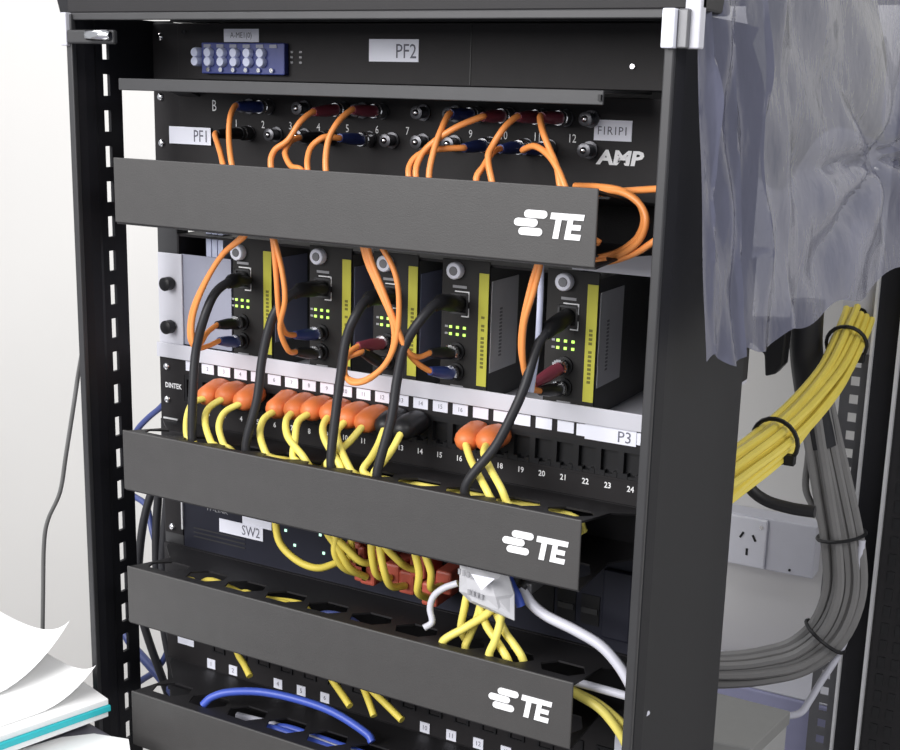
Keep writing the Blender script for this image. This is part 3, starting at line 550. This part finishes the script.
cnt = {}
MN = {'m1': 'first', 'm2': 'second', 'm3': 'middle', 'm4': 'fourth', 'm5': 'rightmost'}
for mname, c, pts in MODULE_FIBRES:
    t = thing('fibre_lead', f'orange fibre lead with {c} boot dropping from the top duct to the {MN[mname]} media converter', 'fibre lead', pts[0], 'orange fibre leads on the converters')
    b0, b1 = Vector(pts[0]), Vector(pts[1]); d = (b1-b0)
    kx = MODK[int(mname[1])-1]+2; bz = -1 if (mname, c) in (('m1','black'),('m2','blue'),('m3','red'),('m5','red'),('m4','black')) else -17
    s0 = Vector((kx, -9.5, bz))
    mb = MB(); mb.tube([b0+d*.75]+[Vector(p) for p in pts[1:]], 2.2, 8, 6); obj('jacket', mb, ORANGE, t, True)
    mb = MB(); mb.rings([(s0,4.8),(s0.lerp(b1,.5),4.8),(b1,3.4)], 10); obj('boot', mb, BOOT[c], t, True)
cable('network_cable', 'pale blue cable hanging beside the orange leads of the rightmost media converter', 'cable', PALE_LEAD, 2.3, CAP)
for i, pts in enumerate(BLACK_LEADS):
    t = thing('network_lead', f'black network lead hanging from the {["first","second","middle","fourth","rightmost"][i]} media converter into the second duct', 'network lead', pts[-1], 'black leads on the converters')
    mb = MB(); mb.tube(pts, 3.7, 10, 6); obj('jacket', mb, BLKJ, t, True)
    p0, p1 = Vector(pts[0]), Vector(pts[1])
    q = Vector((MODK[i]+3, -1, 36))
    mb = MB(); mb.rings([(q,6.2),(q.lerp(p1,.45),6.6),(p1,6.0),(p1+(Vector(pts[2])-p1)*.35,4)], 10); obj('boot', mb, PLASTIC, t, True)
for i, pts in enumerate(P3_CORDS):
    boot = i not in (9, 10)
    t = thing('patch_cable', f'yellow patch cord {"with orange boot " if boot else "with black boot "}on panel P3, {ordinal(i)} plugged port from the left', 'patch cord', pts[-1], 'yellow patch cords on panel P3')
    x, y, z = pts[0]; px = min(P3X, key=lambda q: abs(q-(x-6.5)))
    mb = MB(); mb.tube([Vector((x-1.5,-26,z))]+[Vector(p) for p in pts], 2.9, 8, 6); obj('jacket', mb, YELLOW, t, True)
    mb = MB(); mb.rings([((px,-3,-61),8.2),((px+1,-10,-60),9.4),((x-3.5,-22,z+1),9.6),((x-1.5,-32,z+.8),8.8),((x-.5,-36,z),7.2),((x,-39,z-.6),3.8)], 12, (1.0, 1.12)); obj('boot', mb, REDOR if boot else PLASTIC, t, True)
for i, pts in enumerate(sorted(SW_CORDS, key=lambda p: p[-1][0])):
    t = thing('patch_cable', f'yellow patch cord with red boot on switch SW2, its boot {ordinal(i)} from the left', 'patch cord', pts[-1], 'yellow patch cords on switch SW2')
    a, b = Vector(pts[0]), Vector(pts[1]); ext = [a+Vector((-2, 0, 16))]
    mb = MB(); mb.tube(ext+[Vector(p) for p in pts], 3.0, 8, 6); obj('jacket', mb, YELLOWD, t, True)
    e = Vector(pts[-1])
    mb = MB(); mb.box(e.x-7.5, e.x+6.5, e.y+2, -1, e.z-8, e.z+11); obj('boot', mb, PINKRED, t, bevel=2)
for i, pts in enumerate(sorted(TAG_CORDS, key=lambda p: p[-1][0])):
    cable('patch_cable', f'yellow patch cord below the white paper tag, its lower end {ordinal(i)} from the left', 'patch cord', pts, 3.1, YELLOW, 'yellow cords under the paper tag')
# cables lying in the ducts, seen through the slots
for k in range(6):
    y = -83+6.6*k; z = -88-.18*(y+95)-random.random()*1.5
    cable('duct_cable', 'yellow cable lying inside the second duct, seen through its slots', 'cable', [(-95+12*k,y,z),(-20,y+3,z-2),(60,y-2,z),(120,y+3,z-1),(178,y,z-1),(188,y+3,z-12)], 3.0, YELLOW, 'yellow cables inside the second duct')
for k, (xa, xb, y) in enumerate(((-185,-140,-74),(-150,-40,-76),(-152,-38,-62),(-110,-45,-70))):
    z = -203-.18*(y+95)-2.5
    cable('duct_cable', 'yellow cable lying inside the third duct, seen through its slots', 'cable', [(xa,y,z-8),(xa+14,y+1,z),((xa+xb)/2,y-3,z-3),(xb-10,y+2,z-1),(xb,y+2,z-12)], 3.0, YELLOWD, 'yellow cables inside the third duct')
cable('duct_cable', 'dark blue cable lying inside the third duct, seen through a slot', 'cable', [(-35,-70,-222),(-18,-68,-211),(5,-66,-212),(25,-66,-224)], 3.2, BLUED)
for k, y in enumerate((-80, -70, -60)):
    z = -317-.18*(y+95)-2.5
    cable('duct_cable', 'blue cable lying inside the lowest duct, seen through its slots', 'cable', [(-110+15*k,y,z-8),(-85+10*k,y,z),(-30,y+3,z-2),(40,y-3,z),(110,y,z-3)], 3.2, BLUEC, 'blue cables inside the lowest duct')
cable('duct_cable', 'white cable lying inside the lowest duct, seen through its slots', 'cable', [(-120,-52,-334),(-70,-55,-330),(-10,-66,-326),(30,-60,-328),(90,-58,-332)], 3.2, WHITEJ)
cable('network_cable', 'bright blue cable arching over the lowest duct', 'cable', BLUE_ARC, 3.4, BLUEC)
for i, pts in enumerate(P4_CORDS):
    cable('patch_cable', f'short yellow cord end on the lowest patch panel, {ordinal(i)} from the left', 'patch cord', pts, 3.0, YELLOWD, 'yellow cords on the lowest patch panel')
for i, pts in enumerate(ORANGE_END):
    cable('fibre_lead', ['outer orange fibre loop', 'inner orange fibre loop', 'upper orange fibre run', 'lower orange fibre run'][i]+' at the open right end of the top duct', 'fibre lead', pts, 2.4, ORANGE, 'orange fibres at the top duct end')
cable('network_cable', 'thick white cable sweeping right across the SW2 switch above the third duct', 'cable', WHITE_CORD, 4.0, WHITEJ)
cable('network_cable', 'pale grey cable leaving the right end of the third duct above two yellow ones', 'cable', WHITE_CORD2, 3.2, WHITEJ)
for i, pts in enumerate(YEL_END):
    cable('network_cable', ['upper', 'lower'][i]+' of two yellow cables leaving the right end of the third duct', 'cable', pts, 3.4, YELLOW, 'yellow cables at the third duct end')
cable('cable_strap', 'white plastic strap dangling beside the paper tag', 'strap', WHITE_STRAP, 2.6, WHITEJ)
cable('network_cable', 'blue cable coming down beside the right edge of the paper tag', 'cable', [(BLUE_STRIP[0][0]-2, -66, BLUE_STRIP[0][2]+18)]+BLUE_STRIP, 3.6, BLUEC)
pg = thing('network_plug', 'clear metal-tipped network plug on the white cable below the second duct', 'plug', WHITE_CORD[0])
q = Vector(WHITE_CORD[0]); mb = MB(); mb.box(q.x-4, q.x+8, -56, -20, q.z-4, q.z+5); obj('plug_body', mb, RAIL, pg, bevel=1.5)
mb = MB(); mb.box(q.x-1, q.x+4, -57, -56, q.z-2, q.z+3); obj('plug_tip', mb, CHROME, pg)
mb = MB(); mb.rings([(q+Vector((0,-2,0)),4.4),(q+Vector((1,4,3)),5),(q+Vector((4,20,6)),5.4)], 10); obj('plug_boot', mb, DARK, pg, True)
# paper tag around the cords
tg = thing('paper_tag', 'crumpled white paper tag wrapped round yellow cords above the third duct', 'tag', TAG[5])
mb = MB(); c0 = sum((Vector(p) for p in TAG), Vector())/len(TAG); n = len(TAG)
ring1 = [Vector(p)+Vector((0, random.uniform(-3, 3), 0)) for p in TAG]
ring2 = [c0.lerp(Vector(p), .55)+Vector((0, -7+random.uniform(-2, 2), 0)) for p in TAG]
vs = ring1+ring2+[c0+Vector((0,-9,0))]; fs = []
for k in range(n):
    j = (k+1) % n; fs += [(k, j, n+j, n+k), (n+k, n+j, 2*n)]
vs += [v+Vector((0, 1.2, 0)) for v in vs]; N = 2*n+1
fs += [tuple(i+N for i in f)[::-1] for f in fs] + [((k+1)%n, k, k+N, (k+1)%n+N) for k in range(n)]
mb.add(vs, fs); sh = obj('tag_sheet', mb, mat('tag_paper', (.52, .52, .55), .5, var=.1, scale=90), tg)
a, b, c = [Vector(p)+Vector((0,-9,0)) for p in TAG2]
mb = MB(); mb.prism([(a.x,a.z),(b.x,b.z),(c.x,c.z)], -97.5, -96.5, 'y'); obj('tag_flap', mb, WHITE, tg)
mk = MB()
for k in range(4): mk.box(c0.x-18+3.4*k, c0.x-16+3.4*k, -92.6, -92, c0.z+12-k*.5, c0.z+16-k*.5); mk.box(c0.x-10+3.4*k, c0.x-8+3.4*k, -92.6, -92, c0.z-2-k*.5, c0.z+2-k*.5)
obj('tag_print', mk, INKL, tg)
# cables behind the left post
LC = ['thick black cable crossing the gap left of the lower panels, nearest the post', 'black cable hanging behind the left edge of the SW2 switch', 'black cable between two others in the gap left of the SW2 switch',
      'thin dark blue cable behind the left post above the second duct', 'thick dark blue cable slanting behind the left post above the lowest duct', 'thin dark blue cable crossing the thick blue one above the lowest duct']
for (c, r, pts), l in zip(LEFT_CABLES, LC): cable('hanging_cable', l, 'cable', pts, r, BLKJ if c == 'black' else BLUED)
cable('wall_wire', 'thin grey wire hanging down in front of the bright wall at left', 'wire', WALL_WIRE, 2.6, mat('wire_grey', (.16, .16, .16), .5))

# ================================================================ rear right: bundles, socket, boxes
def bundle(path, n, R, r, m, name, label, group, twist=.8, ends=1.):
    C = spline(path, 5)
    offs = []
    k = 0
    while len(offs) < n:
        a = k*2.39996; rad = R*math.sqrt((k+.5)/n); offs.append((rad, a)); k += 1
    fr = []; up = Vector((0, 0, 1))
    for i in range(len(C)):
        t = (C[min(i+1, len(C)-1)]-C[max(i-1, 0)]).normalized()
        if i == 0: up = Vector((1, 0, 0)) if abs(t.z) > .7 else Vector((0, 0, 1))
        a = (up-t*up.dot(t)).normalized(); up = a; fr.append((a, t.cross(a)))
    for j, (rad, an) in enumerate(offs):
        ph = random.uniform(0, 6.28)
        pts = []
        for i in range(len(C)):
            u = i/(len(C)-1); w = an+twist*u+.15*math.sin(5*u+ph); rr = rad*(1+.10*math.sin(7*u+ph))
            pts.append(C[i]+fr[i][0]*rr*math.cos(w)+fr[i][1]*rr*math.sin(w))
        mb = MB(); mb.rings([(p, r) for p in pts], 7); o = obj(name, mb, m, None, True); tag(o, label, 'cable', group)
    return C, fr
def tie(center, a, b, R, label):
    t = thing('cable_tie', label, 'cable tie', center)
    c = Vector(center); pts = [c+(a*math.cos(2*math.pi*k/20)+b*math.sin(2*math.pi*k/20))*R for k in range(21)]
    mb = MB(); mb.rings([(p, 2.2) for p in pts], 6, (1, 1)); obj('band', mb, PLASTIC, t, True)
    h = c+a*0+b*0; hp = c+(a*-.7-b*.7)*R
    mb = MB(); mb.box(hp.x-5, hp.x+5, hp.y-5, hp.y+5, hp.z-5, hp.z+5); obj('tie_head', mb, PLASTIC, t, bevel=1)
C, fr = bundle(YELLOW_BUNDLE, 18, 17, 3.9, YELLOWD, 'bundled_cable', 'thin yellow cable in the thick tied bundle right of the rack', 'cables of the yellow bundle')
def at(C, fr, y=None, z=None):
    i = min(range(len(C)), key=lambda i: abs(C[i].y-y) if y is not None else abs(C[i].z-z)); return C[i], fr[i][0], fr[i][1]
p, a, b = at(C, fr, y=590); tie(p, a, b, 22, 'black cable tie at the upper end of the yellow bundle')
p, a, b = at(C, fr, y=318); tie(p, a, b, 22.5, 'black cable tie halfway down the yellow bundle')
C, fr = bundle(GREY_BUNDLE[2:], 16, 21, 5.4, GREYJ, 'bundled_cable', 'grey cable in the thick bundle curving behind the rack at right', 'cables of the grey bundle')
p, a, b = at(C, fr, z=GREY_BUNDLE[5][2]+14); tie(p, a, b, 27.5, 'black cable tie on the upright part of the grey bundle')
p, a, b = at(C, fr, z=GREY_BUNDLE[7][2]-6); tie(p, a, b, 27.5, 'black cable tie on the bend of the grey bundle')
cable('shaded_bundle_top', 'top of the grey bundle, coloured black for shade under the plastic sheet', 'sleeve', GREY_BUNDLE[:4], 19, BLKJ, seg=14)  # black tube carries the sheet's shade on the upper grey bundle
cable('bundled_cable', 'loose grey cable bowing out left of the upright grey bundle', 'cable', GREY_STRAY, 4.2, GREYJ)
cable('network_cable', 'slim white cable trailing down beside the rear rail', 'cable', WHITE_REAR, 4.2, WHITEJ)
cable('network_cable', 'black cable sagging below the yellow bundle above the wall socket', 'cable', DARK_REAR, 6, BLKJ)
mb = MB(); mb.prism([(125,-50),(176,-46),(175,-98),(167,-109),(156,-113),(153,-88),(140,-78),(125,-72)], 555, 580, 'y'); tag(obj('hanging_bracket', mb, PLASTIC, bevel=2), 'black plastic bracket hanging under the left lower corner of the plastic sheet', 'bracket')
# socket outlet on the wall
so = thing('wall_socket', 'white surface-mounted power socket on the wall behind the rack', 'power socket', (100, 880, -462))
mb = MB(); mb.box(0, 168, 868, 905, -463, -386); obj('mount_box', mb, SOCKBOX, so, bevel=2)
mb = MB(); mb.box(20, 100, 862, 868, -461, -388); fp = obj('face_plate', mb, SOCK, so, bevel=2)
for x, z, a in ((65,-415,-.5), (83,-417,.5), (74,-439,0.)):
    c, s = math.cos(a), math.sin(a)
    P = [(x+c*u-s*v, z+s*u+c*v) for u, v in ((-1.6,-5),(1.6,-5),(1.6,5),(-1.6,5))]
    mb = MB(); mb.prism(P, 861.2, 862.4, 'y'); obj('pin_slot', mb, PLASTIC, fp)
mb = MB(); mb.rings([((92,862,-399),3.4),((92,860.5,-399),3)], 12); obj('plate_screw', mb, CHROME, fp, True)
mb = MB(); mb.rings([((135,868,-456),2),((135,866,-456),1.6)], 8); obj('box_screw', mb, PLASTIC, so, True)
# boxes at the foot
lv = thing('storage_cabinet', 'pale lavender cabinet standing on the floor behind the rack', 'cabinet', (90, 745, ROOMZ))
mb = MB(); mb.box(-60, 245, 700, 790, ROOMZ, -566); obj('body', mb, LAV, lv, bevel=3)
mb = MB(); mb.box(-60, 245, 702, 790, -566, -563); obj('top_board', mb, SOCKBOX, lv, bevel=2)
gb = thing('power_supply_unit', 'grey metal power unit low behind the right post', 'power unit', (170, 440, ROOMZ))
ang = .0
mb = MB(); mb.prism([(228,500),(213,400),(100,380),(80,500)], ROOMZ, -500, 'z'); obj('body', mb, GREYBOXL, gb, bevel=2)
mb = MB(); mb.prism([(230,503),(214,396),(98,376),(78,503)], -500, -483, 'z'); obj('lid', mb, GREYBOX, gb, bevel=2)

# ================================================================ plastic sheet
def cr(a, b, c, d, t): return .5*((2*b)+(c-a)*t+(2*a-5*b+4*c-d)*t*t+(3*b-a-3*c+d)*t**3)
def samp(L, t):
    n = len(L)-1; x = min(max(t, 0), .99999)*n; i = int(x); f = x-i
    a = L[i-1] if i > 0 else L[0]*2-L[1]; d = L[i+2] if i+2 <= n else L[n]*2-L[n-1]
    return cr(a, L[i], L[i+1], d, f)
bagm = bpy.data.materials.new('plastic_film'); bagm.use_nodes = True
nt = bagm.node_tree; b = nt.nodes['Principled BSDF']; out = nt.nodes['Material Output']
b.inputs['Base Color'].default_value = (.15, .155, .23, 1); b.inputs['Roughness'].default_value = .14; b.inputs['Specular IOR Level'].default_value = .8; b.inputs['Coat Weight'].default_value = .6; b.inputs['Coat Roughness'].default_value = .08
tr_ = nt.nodes.new('ShaderNodeBsdfTransparent'); tr_.inputs[0].default_value = (.70, .71, .76, 1)
tl = nt.nodes.new('ShaderNodeBsdfTranslucent'); tl.inputs[0].default_value = (.4, .41, .5, 1)
m1 = nt.nodes.new('ShaderNodeMixShader'); m1.inputs[0].default_value = .15
m2 = nt.nodes.new('ShaderNodeMixShader'); m2.inputs[0].default_value = .33
nt.links.new(b.outputs[0], m1.inputs[1]); nt.links.new(tl.outputs[0], m1.inputs[2])
nt.links.new(m1.outputs[0], m2.inputs[1]); nt.links.new(tr_.outputs[0], m2.inputs[2]); nt.links.new(m2.outputs[0], out.inputs[0])
tc = nt.nodes.new('ShaderNodeTexCoord'); nz = nt.nodes.new('ShaderNodeTexNoise'); nz.inputs['Scale'].default_value = 22; nz.inputs['Detail'].default_value = 4
bp = nt.nodes.new('ShaderNodeBump'); bp.inputs['Strength'].default_value = .6; bp.inputs['Distance'].default_value = .014
mp = nt.nodes.new('ShaderNodeMapping'); mp.inputs['Scale'].default_value = (1.3, 1.3, .55)
nt.links.new(tc.outputs['Object'], mp.inputs['Vector']); nt.links.new(mp.outputs[0], nz.inputs['Vector']); nt.links.new(nz.outputs['Fac'], bp.inputs['Height']); nt.links.new(bp.outputs[0], b.inputs['Normal'])
NU, NV = 90, 70
G = [[Vector(p) for p in c_] for c_ in BAG_GRID]
def bag_point(u, v):
    c_ = [samp(c__, v) for c__ in G]; return samp(c_, u)
def folds(u, v):
    h = 0
    for uc, w, A in ((.055,.010,6),(.10,.022,-5),(.16,.030,6),(.225,.012,7),(.28,.03,-6),(.35,.018,7),(.40,.03,-5),(.46,.02,6),(.52,.03,-4)):
        uu = uc+.012*math.sin(4*v+9*uc)+.01*math.sin(11*v+30*uc); h += A*math.exp(-abs((u-uu)/w)**1.5)*(.75+.35*math.sin(3*v+20*uc))
    # creases spreading from a pinched point
    du, dv = (u-.86), (v-.68)*1.2; rr = math.hypot(du, dv)+1e-6; th = math.atan2(dv, du)
    h += 13*math.exp(-((rr-.16)/.2)**2)*(abs(math.sin(3.5*th+1.1))-.5)
    h -= 14*math.exp(-(rr/.06)**2)
    h += 3*math.sin(23*u+7*v)*math.sin(9*v+4*u) + 1.5*math.sin(41*u-17*v)
    return h
vs = []
for j in range(NV+1):
    for i in range(NU+1):
        u, v = i/NU, j/NV
        p = bag_point(u, v); e = .004
        n = (bag_point(min(u+e,1), v)-bag_point(max(u-e,0), v)).cross(bag_point(u, min(v+e,1))-bag_point(u, max(v-e,0))).normalized()
        if n.y > 0: n = -n
        q = p+n*(folds(u, v)*min(1, u*12+.15)+2)
        if v > .9: q.z += 5*math.sin(30*u)*(v-.9)*10
        vs.append(q)
fs = [(j*(NU+1)+i, j*(NU+1)+i+1, (j+1)*(NU+1)+i+1, (j+1)*(NU+1)+i) for j in range(NV) for i in range(NU)]
mb = MB(); mb.add(vs, fs); bag = obj('plastic_sheet', mb, bagm, None, True)
tag(bag, 'crinkled translucent grey-blue plastic sheet draped over the right top of the rack', 'plastic sheet')
# cream card behind the film
vs = []; nu, nv = 24, 24
for k in range(2):
    for j in range(nv+1):
        for i in range(nu+1):
            u, v = .50+.50*i/nu, (.66+.05*math.sin(7*i/nu))*j/nv
            p = bag_point(u, v)
            vs.append(p+Vector((-28+6*math.sin(9*u+5*v)+4*math.sin(17*v), 12+2*k, 0)))
n1 = (nu+1)*(nv+1)
fs = [(j*(nu+1)+i, j*(nu+1)+i+1, (j+1)*(nu+1)+i+1, (j+1)*(nu+1)+i) for j in range(nv) for i in range(nu)]
fs += [tuple(q+n1 for q in f)[::-1] for f in fs]
mb = MB(); mb.add(vs, fs); tag(obj('wrapping_paper', mb, CREAM, None, True), 'cream wrapping paper showing through the plastic sheet at upper right', 'paper')

# ================================================================ desk with papers at lower left
dk = thing('desk', 'pale desk at lower left under the papers', 'desk', (-620, -450, ROOMZ))
mb = MB(); mb.prism([(-1000,-800),(-150,-800),(-150,-150),(-190,-120),(-262,-105),(-1000,-105)], -372, -345, 'z'); obj('desk_top', mb, DESK, dk, bevel=3)
for x in (-970, -300):
    for y in (-770, -150):
        mb = MB(); mb.box(x-20, x+20, y-20, y+20, ROOMZ, -372); obj('leg', mb, RAIL, dk, bevel=2)

A0 = Vector((-207, -111, 0)); D1 = Vector((-.287, -.958, 0)); D2 = Vector((-.958, .287, 0))
def sheetpoly(off2, off1, w, l, rot=0.):
    c, s = math.cos(rot), math.sin(rot)
    d1 = Vector((D1.x*c-D1.y*s, D1.x*s+D1.y*c, 0)); d2 = Vector((D2.x*c-D2.y*s, D2.x*s+D2.y*c, 0))
    a = A0+D2*off2+D1*off1
    return a, d1, d2, [(p.x, p.y) for p in (a, a+d1*l, a+d1*l+d2*w, a+d2*w)]
def flat(name, label, cat, off2, off1, w, l, z0, z1, m, rot=0.):
    _, _, _, P = sheetpoly(off2, off1, w, l, rot); mb = MB(); mb.prism(P, z0, z1, 'z'); return tag(obj(name, mb, m, bevel=.8), label, cat)
flat('ring_binder', 'grey binder under the stack of papers on the desk', 'binder', 22, 12, 200, 280, -345, -333, GREYBOX, .02)
flat('paper_stack', 'white papers between the teal folder and the grey binder', 'papers', 3, 2, 205, 290, -333, -327, PAPER, .01)
flat('folder', 'teal plastic folder sandwiched in the paper stack at lower left', 'folder', 0, 1, 212, 300, -327, -321.5, TEAL)
flat('paper_stack', 'top stack of white papers lying on the teal folder', 'papers', 2, 2, 208, 292, -321.5, -316, PAPER, -.01)
mb = MB(); mb.prism([(-232,-146),(-213,-127),(-182,-119),(-163,-137),(-172,-260),(-282,-260)], -345, -342.5, 'z')
tag(obj('loose_sheet', mb, PAPER), 'white sheet lying low in front of the left post below the folder', 'paper')
def curled(label, off2, off1, w, l, z, H, sc_, tl):
    a, d1, d2, _ = sheetpoly(off2, off1, w, l); n1, n2 = 26, 22; vs = []
    for k in (0, 1):
        for i in range(n1+1):
            for j in range(n2+1):
                t = l*(i/n1)**1.6; s = w*(j/n2)**1.5
                lift = H*math.exp(-s/sc_)*max(0, 1-t/tl)**2
                p = a+d1*(t+lift*.15)+d2*s; vs.append((p.x, p.y, z+lift+.5*k))
    N = (n1+1)*(n2+1); q = lambda i, j: i*(n2+1)+j
    fs = [(q(i,j), q(i+1,j), q(i+1,j+1), q(i,j+1)) for i in range(n1) for j in range(n2)]
    top = [tuple(x+N for x in f)[::-1] for f in fs]
    rim = [(q(0,j), q(0,j+1), q(0,j+1)+N, q(0,j)+N) for j in range(n2)]+[(q(i+1,0), q(i,0), q(i,0)+N, q(i+1,0)+N) for i in range(n1)]
    mb = MB(); mb.add(vs, fs+top+rim); tag(obj('paper_sheet', mb, PAPER, None, True), label, 'paper')
curled('white sheet with its low corner curling up beside the left post', 16, 1, 190, 280, -315.6, 26, 34, 60)
curled('white sheet with its corner curling up highest on the paper stack', 66, -6, 170, 270, -314.4, 48, 60, 90)
